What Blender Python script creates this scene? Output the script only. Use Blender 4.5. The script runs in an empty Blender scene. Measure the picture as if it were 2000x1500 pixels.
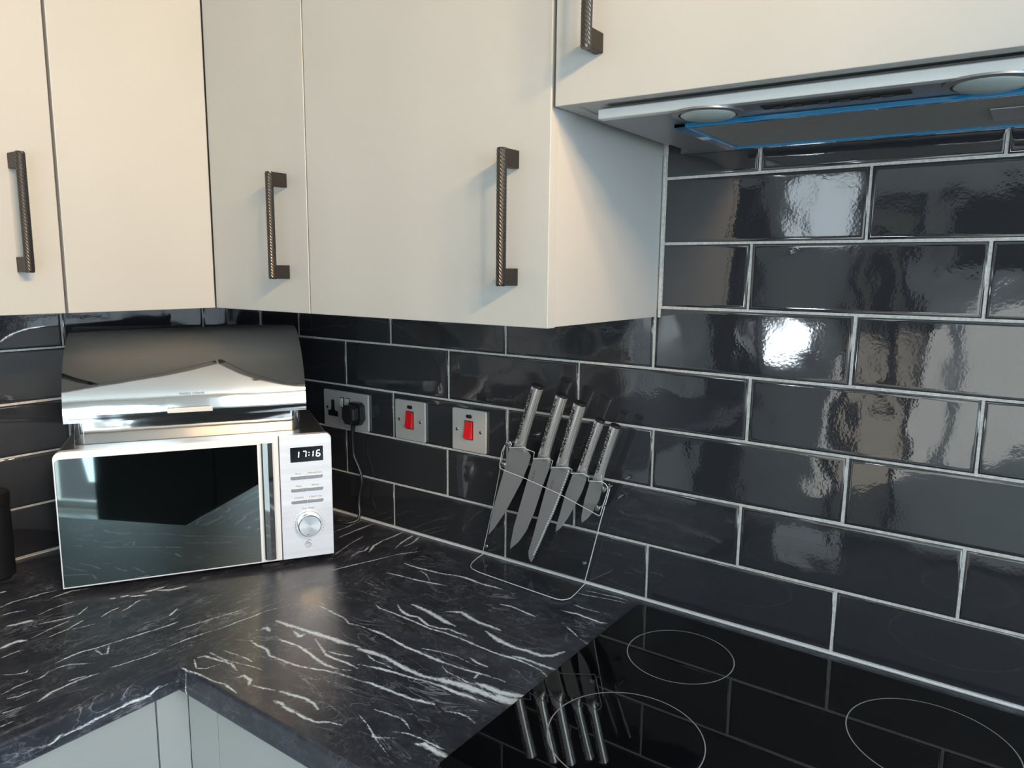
import bpy, bmesh, math, random
import numpy as np
from mathutils import Vector, Matrix
random.seed(7)
scene = bpy.context.scene
COL = scene.collection
W = 0.91            # worktop height; all coordinates below are measured from the worktop surface

# ------------------------------------------------------------------ camera
cam_d = bpy.data.cameras.new('camera'); cam = bpy.data.objects.new('camera', cam_d); COL.objects.link(cam)
cam_d.sensor_fit = 'HORIZONTAL'; cam_d.sensor_width = 36.0; cam_d.lens = 36.0 * 1438.17 / 2000.0
cam_d.clip_start = 0.02
YAW, PITCH, ROLL = -0.621058, -0.151636, 0.010625
_f = Vector((math.sin(YAW) * math.cos(PITCH), math.cos(YAW) * math.cos(PITCH), math.sin(PITCH)))
_r = Vector((math.cos(YAW), -math.sin(YAW), 0)); _u = _r.cross(_f)
_r2 = math.cos(ROLL) * _r + math.sin(ROLL) * _u; _u2 = -math.sin(ROLL) * _r + math.cos(ROLL) * _u
M = Matrix((_r2, _u2, -_f)).transposed().to_4x4()
M.translation = Vector((1.56397, -1.11772, 0.56212)) + Vector((0, 0, W))
cam.matrix_world = M
scene.camera = cam
scene.view_settings.view_transform = 'Standard'; scene.view_settings.look = 'None'
scene.view_settings.gamma = 1.0; scene.view_settings.use_curve_mapping = False
scene.view_settings.exposure = -0.2

# ------------------------------------------------------------------ sky and daylight
wd = bpy.data.worlds.new('sky'); scene.world = wd; wd.use_nodes = True
wd.node_tree.nodes['Background'].inputs[0].default_value = (0.75, 0.87, 1.0, 1); wd.node_tree.nodes['Background'].inputs[1].default_value = 1.0
def area(name, loc, target, sx, sy, power, col):
    l = bpy.data.lights.new(name, 'AREA'); l.shape = 'RECTANGLE'; l.size = sx; l.size_y = sy; l.energy = power; l.color = col
    o = bpy.data.objects.new(name, l); COL.objects.link(o); o.location = Vector(loc) + Vector((0, 0, W))
    o.rotation_euler = (Vector(target) - Vector(loc)).to_track_quat('-Z', 'Y').to_euler(); return o
SPOT_W, SPOT_COL = 82.0, (1.0, .64, .32)      # used by the added ceiling spotlights
# daylight entering through the window in the right wall and the window in the far wall
area('window_daylight', (3.12, -1.25, 0.62), (0.6, -1.25, 0.62), 1.4, 1.05, 42, (0.76, 0.88, 1.0))
sd = bpy.data.lights.new('afternoon_sun', 'SUN'); sd.energy = 15.0; sd.angle = .01; sd.color = (1.0, .97, .93)
so = bpy.data.objects.new('afternoon_sun', sd); COL.objects.link(so); so.location = (6, 0, 4); so.rotation_euler = Vector((-1.5, -1.6, -.60)).to_track_quat('-Z', 'Y').to_euler()
area('added_patio_light', (3.12, -2.70, 0.02), (1.2, -2.70, -.5), 0.78, 1.75, 46, (0.66, 0.87, 1.0))  # unseen source added to brighten the floor and far wall
area('window_daylight_far', (0.545, -3.32, 0.93), (0.545, 0, 0.93), 0.40, 0.42, 2.4, (0.82, 0.92, 1.0))
area('window_daylight_low', (0.40, -3.32, 0.23), (0.40, 0, 0.23), 0.30, 0.26, 5.5, (0.85, 0.94, 1.0))

# ------------------------------------------------------------------ materials
def mat(name, col=(.5, .5, .5), rough=.5, metal=0.0, **kw):
    m = bpy.data.materials.new(name); m.use_nodes = True
    b = m.node_tree.nodes['Principled BSDF']
    b.inputs['Base Color'].default_value = (*col, 1); b.inputs['Roughness'].default_value = rough; b.inputs['Metallic'].default_value = metal
    for k, v in kw.items():
        b.inputs[k.replace('_', ' ')].default_value = v
    return m
def N(m, typ, **kw):
    n = m.node_tree.nodes.new(typ)
    for k, v in kw.items():
        if k in n.inputs: n.inputs[k].default_value = v
        else: setattr(n, k, v)
    return n
def L(m, a, ai, b, bi): m.node_tree.links.new(a.outputs[ai], b.inputs[bi])
def bs(m): return m.node_tree.nodes['Principled BSDF']
def coords(m, scale=(1, 1, 1), kind='Object', loc=(0, 0, 0), rot=(0, 0, 0)):
    t = N(m, 'ShaderNodeTexCoord'); mp = N(m, 'ShaderNodeMapping')
    mp.inputs['Scale'].default_value = scale; mp.inputs['Location'].default_value = loc; mp.inputs['Rotation'].default_value = rot
    L(m, t, kind, mp, 'Vector'); return mp
def noise(m, vec, scale, detail=3, rough=.5, dist=0.0):
    n = N(m, 'ShaderNodeTexNoise'); n.inputs['Scale'].default_value = scale; n.inputs['Detail'].default_value = detail
    n.inputs['Roughness'].default_value = rough; n.inputs['Distortion'].default_value = dist
    if vec is not None: L(m, vec, 0, n, 'Vector')
    return n
def ramp(m, src, so, stops):
    r = N(m, 'ShaderNodeValToRGB'); e = r.color_ramp.elements
    while len(e) < len(stops): e.new(0.5)
    for i, (p, c) in enumerate(stops):
        e[i].position = p; e[i].color = (*c, 1) if len(c) == 3 else c
    L(m, src, so, r, 'Fac'); return r
def bump(m, src, so, strength, dist, prev=None):
    b = N(m, 'ShaderNodeBump'); b.inputs['Strength'].default_value = strength; b.inputs['Distance'].default_value = dist
    L(m, src, so, b, 'Height')
    if prev: L(m, prev, 'Normal', b, 'Normal')
    L(m, b, 'Normal', bs(m), 'Normal'); return b
def math_n(m, op, a, b=None, clamp=False):
    n = N(m, 'ShaderNodeMath'); n.operation = op; n.use_clamp = clamp
    for i, v in enumerate((a, b)):
        if v is None: continue
        if isinstance(v, (int, float)): n.inputs[i].default_value = v
        else: L(m, v[0], v[1], n, i)
    return n

def tile_material(name, col):
    m = mat(name, col, .045, 0, IOR=1.85)
    oi = N(m, 'ShaderNodeObjectInfo'); tc = N(m, 'ShaderNodeTexCoord')
    add = N(m, 'ShaderNodeVectorMath'); add.operation = 'ADD'; mul = N(m, 'ShaderNodeVectorMath'); mul.operation = 'SCALE'; mul.inputs['Scale'].default_value = 37.0
    comb = N(m, 'ShaderNodeCombineXYZ')
    for i in range(3): L(m, oi, 'Random', comb, i)
    L(m, comb, 0, mul, 0); L(m, tc, 'Object', add, 0); L(m, mul, 0, add, 1)
    a = noise(m, add, 14, 1.0); b = noise(m, add, 210, 1.0)
    b1 = bump(m, a, 'Fac', 1.0, .0010); bump(m, b, 'Fac', 1.0, .00003, b1)
    # smeary wipe marks in the glaze
    sm = noise(m, add, 9, 4, .6, .6)
    r = ramp(m, sm, 'Fac', [(.45, (.035,) * 3), (.8, (.09,) * 3)]); L(m, r, 'Color', bs(m), 'Roughness')
    return m
TILE = tile_material('black_gloss_tile', (.026, .0265, .030))
GROUT = mat('pale_grout', (.56, .54, .50), .85)
g = noise(GROUT, coords(GROUT), 220, 3); r = ramp(GROUT, g, 'Fac', [(.3, (.42, .41, .38)), (.7, (.62, .60, .56))]); L(GROUT, r, 'Color', bs(GROUT), 'Base Color')
SEAL = mat('white_sealant', (.78, .78, .76), .35)

def door_material(name, col):
    m = mat(name, col, .42, 0)
    c = coords(m, (180, 180, 6)); n = noise(m, c, 1.0, 3); bump(m, n, 'Fac', .25, .0002)
    c2 = coords(m, (5, 5, 3)); n2 = noise(m, c2, 1.0, 2)
    r = ramp(m, n2, 'Fac', [(.3, tuple(v * .97 for v in col)), (.7, tuple(min(1, v * 1.03) for v in col))]); L(m, r, 'Color', bs(m), 'Base Color')
    return m
DOOR = door_material('light_grey_matt_door', (.445, .452, .434))
CARC = mat('light_grey_carcass', (.47, .47, .45), .5)
BRONZE = mat('dark_gunmetal', (.085, .079, .075), .32, 1.0)
BRONZE_FLAT = mat('dark_gunmetal_flat', (.05, .045, .042), .42, .85)
BLACK = mat('black_plastic', (.012, .012, .014), .38)
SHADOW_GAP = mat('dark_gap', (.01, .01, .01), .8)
STEEL = mat('brushed_steel', (.62, .60, .56), .32, 1.0)
n = noise(STEEL, coords(STEEL, (3, 3, 500)), 1.0, 2); bump(STEEL, n, 'Fac', .15, .0002)
BLADE = mat('blade_steel', (.40, .385, .375), .42, .55)
n = noise(BLADE, coords(BLADE, (900, 40, 12)), 1.0, 2); bump(BLADE, n, 'Fac', .12, .0002)
HANDLE = mat('handle_steel', (.93, .91, .86), .17, .80)
CHROME = mat('chrome', (.80, .79, .77), .06, 1.0)
LIDM = mat('polished_steel', (.74, .73, .71), .075, 1.0)
n = noise(LIDM, coords(LIDM, (8, 3, 8)), 1.0, 2); bump(LIDM, n, 'Fac', .35, .004)
PEARL = mat('pearl_chrome', (.84, .82, .75), .2, .35)
SATIN = mat('satin_steel', (.50, .50, .50), .34, 1.0)
MIRROR = mat('dark_mirror_glass', (.14, .165, .16), .03, 1.0)
SILVER = mat('silver_fascia', (.80, .81, .83), .38, .25)
n = noise(SILVER, coords(SILVER, (1, 1, 70)), 1.0, 2); r = ramp(SILVER, n, 'Fac', [(.3, (.70, .74, .80)), (.7, (.82, .86, .92))]); L(SILVER, r, 'Color', bs(SILVER), 'Base Color')
SILVER_EDGE = mat('silver_edge', (.86, .86, .85), .3, .2)
DISPLAY = mat('display_window', (.006, .008, .012), .15)
LED = mat('led_white', (.8, .95, 1.0), .5); bs(LED).inputs['Emission Color'].default_value = (.85, .97, 1, 1); bs(LED).inputs['Emission Strength'].default_value = 2.2
INK = mat('grey_print', (.12, .12, .13), .6)
BUTTON = mat('button_grey', (.32, .34, .37), .3, .7)
RED = mat('red_rocker', (.75, .006, .010), .22)
NEON = mat('neon_lens', (.06, .004, .006), .15)
PLATE = mat('switch_plate_steel', (.66, .645, .60), .40, .5)
n = noise(PLATE, coords(PLATE, (400, 4, 4)), 1.0, 2); bump(PLATE, n, 'Fac', .15, .0002)
SCREW = mat('screw_metal', (.5, .48, .44), .25, 1.0)
BLUE = mat('blue_protective_film', (.008, .16, .34), .12, 0, Coat_Weight=1.0)
HOODM = mat('hood_panel_grey', (.30, .30, .31), .36, .75)
HOODBAR = mat('hood_bar_silver', (.72, .73, .72), .35, .6)
MESH = mat('filter_mesh', (.33, .31, .28), .42, .45)
c = coords(MESH, (1, 1, 1), rot=(0, 0, .785)); ck = N(MESH, 'ShaderNodeTexVoronoi'); ck.inputs['Scale'].default_value = 260; ck.inputs['Randomness'].default_value = 0.0; L(MESH, c, 0, ck, 'Vector')
bump(MESH, ck, 'Distance', 1.0, .002); r = ramp(MESH, ck, 'Distance', [(.15, (.55, .52, .46)), (.6, (.16, .155, .14))]); L(MESH, r, 'Color', bs(MESH), 'Base Color')
LENS = mat('frosted_lamp_glass', (.42, .50, .48), .25)
HOB = mat('black_ceramic_glass', (.003, .003, .004), .02, 0, IOR=1.46)
RING = mat('printed_ring', (.36, .36, .36), .4)
ACRYL_EDGE = mat('acrylic_edge', (.92, .95, .95), .12, 0, Transmission_Weight=.35)
DARKDOOR = mat('charcoal_door', (.008, .008, .010), .35)
WALLP = mat('pale_wall_paint', (.72, .73, .71), .7)
CEIL = mat('white_ceiling', (.82, .80, .76), .8)
FLOORM = mat('pale_marble_floor', (.55, .56, .57), .3)
n = noise(FLOORM, coords(FLOORM, (1.5, 1.5, 1.5)), 1.0, 6, .6, 1.2); r = ramp(FLOORM, n, 'Fac', [(.42, (.78, .80, .82)), (.50, (.50, .51, .52)), (.56, (.80, .81, .83))]); L(FLOORM, r, 'Color', bs(FLOORM), 'Base Color')
LAMP = mat('lamp_diffuser', (1, .95, .88), .5); bs(LAMP).inputs['Emission Color'].default_value = (1, .78, .55, 1); bs(LAMP).inputs['Emission Strength'].default_value = 12.0
def clear_sheet(name, tint, ior):
    m = mat(name, (1, 1, 1), 0.0); nt = m.node_tree; tr = N(m, 'ShaderNodeBsdfTransparent'); tr.inputs['Color'].default_value = (*tint, 1)
    gl = N(m, 'ShaderNodeBsdfGlossy'); gl.inputs['Roughness'].default_value = .02; fr = N(m, 'ShaderNodeFresnel'); fr.inputs['IOR'].default_value = ior
    ge = N(m, 'ShaderNodeNewGeometry'); ff = math_n(m, 'MULTIPLY', (fr, 0), (math_n(m, 'SUBTRACT', 1.0, (ge, 'Backfacing')), 0))
    mx = N(m, 'ShaderNodeMixShader'); L(m, ff, 0, mx, 0); L(m, tr, 0, mx, 1); L(m, gl, 0, mx, 2); L(m, mx, 0, nt.nodes['Material Output'], 'Surface'); return m
GLASS = clear_sheet('window_glass', (.97, .98, .98), 1.35)
UPVC = mat('white_upvc', (.8, .8, .8), .35)
BEIGE = mat('beige_door_paint', (.42, .38, .32), .5)
MARBLE = mat('streaky_marble_panel', (.6, .6, .6), .25)
n = noise(MARBLE, coords(MARBLE, (14, 14, 1.6)), 1.0, 5, .6, 1.0); r = ramp(MARBLE, n, 'Fac', [(.3, (.30, .30, .31)), (.6, (.62, .63, .64))]); L(MARBLE, r, 'Color', bs(MARBLE), 'Base Color')

ACRYL = clear_sheet('clear_acrylic', (.975, .98, .98), 1.40)

def worktop_material():
    m = mat('black_marble_laminate', (.03, .03, .035), .3, 0, IOR=1.5)
    at = N(m, 'ShaderNodeAttribute'); at.attribute_name = 'vein'
    cu = N(m, 'ShaderNodeAttribute'); cu.attribute_name = 'flow'     # along-run / across-run coordinates in metres
    def mp(scale):
        q = N(m, 'ShaderNodeMapping'); q.inputs['Scale'].default_value = scale; L(m, cu, 'Vector', q, 'Vector'); return q
    ragged = noise(m, mp((130, 260, 1)), 1.0, 8, .8); breaks = noise(m, mp((22, 30, 1)), 1.0, 2, .5)
    v = math_n(m, 'ADD', (at, 'Fac'), (math_n(m, 'MULTIPLY', (math_n(m, 'SUBTRACT', (ragged, 'Fac'), .5), 0), 2.1), 0))
    v = math_n(m, 'ADD', (v, 0), (math_n(m, 'MULTIPLY', (math_n(m, 'SUBTRACT', (breaks, 'Fac'), .5), 0), .9), 0))
    big = ramp(m, v, 0, [(.52, (0, 0, 0)), (.66, (.32, .32, .32)), (.95, (1, 1, 1))])
    # the feathery fringe must not appear away from the veins
    gate = ramp(m, at, 'Fac', [(.02, (0, 0, 0)), (.25, (1, 1, 1))])
    gm = N(m, 'ShaderNodeMix'); gm.data_type = 'RGBA'; gm.blend_type = 'MULTIPLY'; gm.inputs[0].default_value = 1.0; L(m, big, 'Color', gm, 6); L(m, gate, 'Color', gm, 7)
    # fine procedural veining running with the slab
    def thin(scale, dist, lo, hi, mscale, mlo, mhi):
        n = noise(m, mp(scale), 1.0, 4, .55, dist)
        d = math_n(m, 'ABSOLUTE', (math_n(m, 'SUBTRACT', (n, 'Fac'), .5), 0))
        line = ramp(m, d, 0, [(lo, (1, 1, 1)), (hi, (0, 0, 0))])
        mk = noise(m, mp(mscale), 1.0, 3, .6); mr = ramp(m, mk, 'Fac', [(mlo, (0, 0, 0)), (mhi, (1, 1, 1))])
        return math_n(m, 'MULTIPLY', (line, 'Color'), (mr, 'Color'))
    t1 = thin((6, 20, 1), 1.0, .000, .010, (7, 9, 1), .42, .62)
    t2 = thin((24, 30, 1), 1.6, .000, .030, (14, 18, 1), .47, .70)
    t3 = thin((60, 70, 1), 1.0, .000, .05, (20, 26, 1), .50, .72)
    th = math_n(m, 'ADD', (math_n(m, 'MULTIPLY', (t1, 0), .75), 0), (math_n(m, 'ADD', (math_n(m, 'MULTIPLY', (t2, 0), .42), 0), (math_n(m, 'MULTIPLY', (t3, 0), .34), 0)), 0), True)
    mott = noise(m, mp((16, 30, 1)), 1.0, 9, .74, .8)
    base = ramp(m, mott, 'Fac', [(.28, (.014, .0155, .021)), (.52, (.036, .039, .051)), (.78, (.088, .094, .118))])
    mx = N(m, 'ShaderNodeMix'); mx.data_type = 'RGBA'; L(m, th, 0, mx, 'Factor'); L(m, base, 'Color', mx, 6); mx.inputs[7].default_value = (.34, .35, .38, 1)
    mx2 = N(m, 'ShaderNodeMix'); mx2.data_type = 'RGBA'; L(m, gm, 2, mx2, 'Factor'); L(m, mx, 2, mx2, 6); mx2.inputs[7].default_value = (.86, .90, .92, 1)
    L(m, mx2, 2, bs(m), 'Base Color')
    rr = ramp(m, mott, 'Fac', [(.3, (.26,) * 3), (.8, (.42,) * 3)]); L(m, rr, 'Color', bs(m), 'Roughness')
    fine = noise(m, mp((420, 420, 1)), 1.0, 2); bump(m, fine, 'Fac', .25, .0004)
    return m
WORKTOP = worktop_material()

# ------------------------------------------------------------------ helpers
def link(name, me, m, parent=None, base=(0, 0, 0), smooth=False):
    """mesh in worktop coordinates -> object whose origin is base (top level) or its parent's base"""
    o = bpy.data.objects.new(name, me); COL.objects.link(o)
    if m is not None: me.materials.append(m)
    if smooth:
        me.polygons.foreach_set('use_smooth', [True] * len(me.polygons))
    if parent is not None:
        o.parent = parent
    else:
        o.location = Vector(base) + Vector((0, 0, W))
    return o
def obj(name, bm, m, parent=None, base=None, smooth=False, local=False):
    if base is None: base = Vector(parent['_b']) if (parent is not None and '_b' in parent) else Vector((0, 0, 0))
    base = Vector(base)
    if not local: bmesh.ops.translate(bm, verts=bm.verts, vec=-base)
    me = bpy.data.meshes.new(name); bm.normal_update(); bm.to_mesh(me); bm.free()
    o = link(name, me, m, parent, base, smooth)
    if smooth == 'auto':
        me.polygons.foreach_set('use_smooth', [True] * len(me.polygons)); me.set_sharp_from_angle(angle=math.radians(35))
    if parent is not None: o['_b'] = list(base)
    return o
def tag(o, label, cat, group=None):
    o['label'] = label; o['category'] = cat
    if group: o['group'] = group
    return o
def thing(name, label, cat, base=(0, 0, 0), rz=0.0, group=None, local=False):
    o = bpy.data.objects.new(name, None); COL.objects.link(o); o.empty_display_size = .05
    o.location = Vector(base) + Vector((0, 0, W)); o.rotation_euler = (0, 0, rz)
    o['_b'] = [0, 0, 0] if local else list(base)
    return tag(o, label, cat, group)
def struct(name, bm, m, parent=None, base=(0, 0, 0)):
    o = obj(name, bm, m, parent, base); o['kind'] = 'structure'; return o
def nb(): return bmesh.new()
def box(bm, x0, x1, y0, y1, z0, z1, bev=0.0, seg=2):
    x0, x1 = sorted((x0, x1)); y0, y1 = sorted((y0, y1)); z0, z1 = sorted((z0, z1))
    vs = [bm.verts.new(p) for p in ((x0, y0, z0), (x1, y0, z0), (x1, y1, z0), (x0, y1, z0), (x0, y0, z1), (x1, y0, z1), (x1, y1, z1), (x0, y1, z1))]
    fs = [bm.faces.new([vs[i] for i in q]) for q in ((3, 2, 1, 0), (4, 5, 6, 7), (0, 1, 5, 4), (1, 2, 6, 5), (2, 3, 7, 6), (3, 0, 4, 7))]
    if bev > 0:
        es = list({e for f in fs for e in f.edges})
        bmesh.ops.bevel(bm, geom=es, offset=bev, segments=seg, affect='EDGES', profile=.5)
    return bm
def prism(bm, pts, fn, d0, d1, bev=0.0):
    """outline pts (2-D) mapped to 3-D by fn(a, b, depth), extruded from depth d0 to d1"""
    A = [bm.verts.new(fn(a, b, d0)) for a, b in pts]; B = [bm.verts.new(fn(a, b, d1)) for a, b in pts]
    n = len(pts); f1 = bm.faces.new(A); f2 = bm.faces.new(list(reversed(B)))
    for i in range(n): bm.faces.new((A[i], B[i], B[(i + 1) % n], A[(i + 1) % n]))
    bmesh.ops.recalc_face_normals(bm, faces=bm.faces)
    if bev > 0:
        es = list(set(f1.edges) | set(f2.edges)); bmesh.ops.bevel(bm, geom=es, offset=bev, segments=2, affect='EDGES', profile=.5)
    return bm
def tube(bm, path, r, seg=10, cap=True):
    P = [Vector(p) for p in path]; rings = []; up = None
    for i, p in enumerate(P):
        t = (P[min(i + 1, len(P) - 1)] - P[max(i - 1, 0)]).normalized()
        a = up if up is not None else (Vector((0, 0, 1)) if abs(t.z) < .9 else Vector((1, 0, 0)))
        x = t.cross(a).normalized(); y = x.cross(t).normalized(); up = y
        rr = r[i] if isinstance(r, (list, tuple)) else r
        rings.append([bm.verts.new(p + (x * math.cos(2 * math.pi * k / seg) + y * math.sin(2 * math.pi * k / seg)) * rr) for k in range(seg)])
    for a, b in zip(rings, rings[1:]):
        for k in range(seg): bm.faces.new((a[k], a[(k + 1) % seg], b[(k + 1) % seg], b[k]))
    if cap: bm.faces.new(list(reversed(rings[0]))); bm.faces.new(rings[-1])
    bmesh.ops.recalc_face_normals(bm, faces=bm.faces); return bm
def lathe(bm, prof, centre, axis='z', seg=28, cap=True):
    c = Vector(centre); rings = []
    for r, h in prof:
        ring = []
        for k in range(seg):
            a = 2 * math.pi * k / seg; u, v = r * math.cos(a), r * math.sin(a)
            ring.append(bm.verts.new(c + (Vector((u, v, h)) if axis == 'z' else Vector((u, h, v)) if axis == 'y' else Vector((h, u, v)))))
        rings.append(ring)
    for a, b in zip(rings, rings[1:]):
        for k in range(seg): bm.faces.new((a[k], a[(k + 1) % seg], b[(k + 1) % seg], b[k]))
    if cap: bm.faces.new(list(reversed(rings[0]))); bm.faces.new(rings[-1])
    bmesh.ops.recalc_face_normals(bm, faces=bm.faces); return bm
def ring_band(bm, c, r0, r1, z, seg=72):
    A = [bm.verts.new((c[0] + r0 * math.cos(2 * math.pi * k / seg), c[1] + r0 * math.sin(2 * math.pi * k / seg), z)) for k in range(seg)]
    B = [bm.verts.new((c[0] + r1 * math.cos(2 * math.pi * k / seg), c[1] + r1 * math.sin(2 * math.pi * k / seg), z)) for k in range(seg)]
    for k in range(seg): bm.faces.new((A[k], B[k], B[(k + 1) % seg], A[(k + 1) % seg]))
    return bm
def rrect(x0, x1, z0, z1, r, n=5, corners=(1, 1, 1, 1)):
    out = []
    for (cx, cz, a0), on in zip(((x0 + r, z0 + r, 180), (x1 - r, z0 + r, 270), (x1 - r, z1 - r, 0), (x0 + r, z1 - r, 90)), corners):
        if on:
            for k in range(n + 1):
                a = math.radians(a0 + 90 * k / n); out.append((cx + r * math.cos(a), cz + r * math.sin(a)))
        else:
            out.append((x0 if a0 in (180, 90) else x1, z0 if a0 in (180, 270) else z1))
    return out
XZ = lambda a, b, d: (a, d, b)      # outline in x-z, depth along y
XY = lambda a, b, d: (a, b, d)
def text_mesh(body, size, align='CENTER'):
    cu = bpy.data.curves.new('txt', 'FONT'); cu.body = body; cu.size = size; cu.align_x = align; cu.resolution_u = 2; cu.extrude = .00008
    o = bpy.data.objects.new('txt', cu); COL.objects.link(o); bpy.context.view_layer.update()
    me = bpy.data.meshes.new_from_object(o.evaluated_get(bpy.context.evaluated_depsgraph_get()))
    bpy.data.objects.remove(o); bpy.data.curves.remove(cu); return me
def text_obj(name, body, size, m, parent, loc, rot=(math.pi / 2, 0, 0)):
    o = link(name, text_mesh(body, size), m, parent); o.location = loc; o.rotation_euler = rot; return o

# ------------------------------------------------------------------ room shell
RX, RY, ZC, ZF = 3.0, -3.2, 1.49, -W
struct('floor', box(nb(), -.1, RX + .1, RY - .1, .1, ZF - .05, ZF), FLOORM)
struct('ceiling', box(nb(), -.1, RX + .1, RY - .1, .1, ZC, ZC + .05), CEIL)
GR = .0016          # grout face lies this far behind the tile faces
wall_back = struct('wall_back', box(nb(), -.1, RX + .1, GR, .1, ZF, ZC), GROUT)
wall_left = struct('wall_left', box(nb(), -.1, -GR, RY - .1, .0, ZF, ZC), GROUT)
def wall_with_holes(name, axis, p0, p1, a0, a1, holes, m):
    """slab between p0..p1 on axis, spanning a0..a1, with rectangular openings (a, a, z, z)"""
    bm = nb(); As = sorted({a0, a1, *[h[0] for h in holes], *[h[1] for h in holes]}); Zs = sorted({ZF, ZC, *[h[2] for h in holes], *[h[3] for h in holes]})
    for i in range(len(As) - 1):
        for j in range(len(Zs) - 1):
            ca, cz = (As[i] + As[i + 1]) / 2, (Zs[j] + Zs[j + 1]) / 2
            if any(h[0] < ca < h[1] and h[2] < cz < h[3] for h in holes): continue
            if axis == 'x': box(bm, p0, p1, As[i], As[i + 1], Zs[j], Zs[j + 1])
            else: box(bm, As[i], As[i + 1], p0, p1, Zs[j], Zs[j + 1])
    return struct(name, bm, m)
HW_R = (-1.95, -.55, .08, 1.17); HW_P = (-3.1, -2.3, ZF + .02, .95); HW_F = (.345, .745, .72, 1.14); HW_L = (.25, .55, .10, .36); DOORH = (.70, 1.05, ZF, .60)
wall_with_holes('wall_right', 'x', RX, RX + .1, RY, .0, [HW_R, HW_P], WALLP)
wall_with_holes('wall_front', 'y', RY - .1, RY, 0, RX, [HW_F, HW_L], WALLP)
def window(name, axis, p, h, bars):
    t = .045; bm = nb(); a0, a1, z0, z1 = h
    def b(u0, u1, w0, w1, d=.03):
        if axis == 'x': box(bm, p, p + d, u0, u1, w0, w1)
        else: box(bm, u0, u1, p - d, p, w0, w1)
    b(a0, a0 + t, z0, z1); b(a1 - t, a1, z0, z1); b(a0, a1, z0, z0 + t); b(a0, a1, z1 - t, z1)
    for q in bars: b(q - t / 2, q + t / 2, z0, z1)
    o = struct(name, bm, UPVC); g = nb(); bm = g; b(a0, a1, z0, z1, .006)
    obj('pane', g, GLASS, o, (0, 0, 0)); return o
window('window_1', 'x', RX + .03, HW_R, [-1.25])
window('added_patio_door', 'x', RX + .03, HW_P, [])  # glazed patio opening made up for the added light behind it
window('window_2', 'y', RY - .03, HW_F, [])
window('window_3', 'y', RY - .03, HW_L, [])
d = struct('door_1', box(nb(), .76, 1.02, RY + .001, RY + .035, ZF, .88), BEIGE)
f = nb(); box(f, .72, .76, RY + .001, RY + .05, ZF, .93); box(f, 1.02, 1.06, RY + .001, RY + .05, ZF, .93); box(f, .76, 1.02, RY + .001, RY + .05, .88, .93)
obj('door_frame', f, DARKDOOR, d, (0, 0, 0)); obj('door_glass', box(nb(), .84, .94, RY + .035, RY + .04, -.1, .72), DARKDOOR, d, (0, 0, 0))

# ------------------------------------------------------------------ wall tiles, each its own piece of its wall
P_, H_, H1, X0 = .3024, .1015, .101, .1485
JOINT = .0034
tile_meshes = {}
def tile_mesh(w, h):
    key = (round(w, 4), round(h, 4))
    if key not in tile_meshes:
        bm = nb(); rings = []
        for inset, y in ((0, .0042), (0, .0018), (.0008, .0007), (.0022, .00015), (.0045, 0), (.0065, 0)):
            a, b = w / 2 - inset, h / 2 - inset
            rings.append([bm.verts.new((sx * a, y, sz * b)) for sx, sz in ((-1, -1), (1, -1), (1, 1), (-1, 1))])
        for r0, r1 in zip(rings, rings[1:]):
            for k in range(4): bm.faces.new((r0[k], r0[(k + 1) % 4], r1[(k + 1) % 4], r1[k]))
        bm.faces.new(rings[-1]); bmesh.ops.recalc_face_normals(bm, faces=bm.faces)
        me = bpy.data.meshes.new('tile'); bm.to_mesh(me); bm.free(); me.materials.append(TILE)
        me.polygons.foreach_set('use_smooth', [True] * len(me.polygons)); tile_meshes[key] = me
    return tile_meshes[key]
TR = random.Random(11)
def put_tile(wall, a0, a1, z0, z1, side):
    w, h = a1 - a0 - JOINT, z1 - z0 - JOINT
    if w < .012 or h < .012: return
    o = bpy.data.objects.new('tile', tile_mesh(w, h)); COL.objects.link(o); o.parent = wall
    tx, tz = TR.uniform(-.006, .006), TR.uniform(-.0045, .0045)
    c = (a0 + a1) / 2; z = (z0 + z1) / 2
    if side == 'back': o.location = (c, .0002, z); o.rotation_euler = (tx, 0, tz)
    else: o.location = (-.0002, -c, z); o.rotation_euler = (tx, 0, math.pi / 2 + tz)
    o['_b'] = [0, 0, 0]
def zrow(n): return 0.0 if n <= 0 else H1 + (n - 1) * H_
ROW_SHIFT = {1: -.002, 2: .0012, 3: 0, 4: .0045, 5: -.0055, 6: -.0055, 7: 0, 8: 0}
for row in range(1, 9):
    off = X0 + ROW_SHIFT[row] + (0 if row % 2 else P_ / 2)
    xs = [x for x in (off + k * P_ for k in range(-1, 8)) if x > .02]
    lo = 0.0 if row <= 5 else 1.0595
    xs = [lo] + [x for x in xs if lo + .012 < x < 2.15]
    for a, b in zip(xs, xs[1:]): put_tile(wall_back, a, b, zrow(row - 1) + (.003 if row == 1 else 0), zrow(row), 'back')
for row in range(1, 6):
    off = .1537 + (0 if row % 2 else P_ / 2)
    ys = [0.0] + [off + k * P_ for k in range(0, 7)]
    for a, b in zip(ys, ys[1:]): put_tile(wall_left, a, b, zrow(row - 1) + (.003 if row == 1 else 0), zrow(row), 'left')
bm = nb(); box(bm, .0, 2.15, -.0022, .002, 0, .0042, .0012)
struct('trim_1', bm, SEAL)
bm = nb(); box(bm, -.002, .0022, -1.9, 0, 0, .0042, .0012)
struct('trim_2', bm, GROUT)
bm = nb(); box(bm, 1.0552, 1.0600, -.0022, .002, .4905, .745, .001)
struct('trim_3', bm, GROUT)
# rest of the left wall past the tiling is painted
struct('wall_left_plain', box(nb(), -GR, .004, RY, -2.05, ZF, ZC), WALLP)

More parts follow.
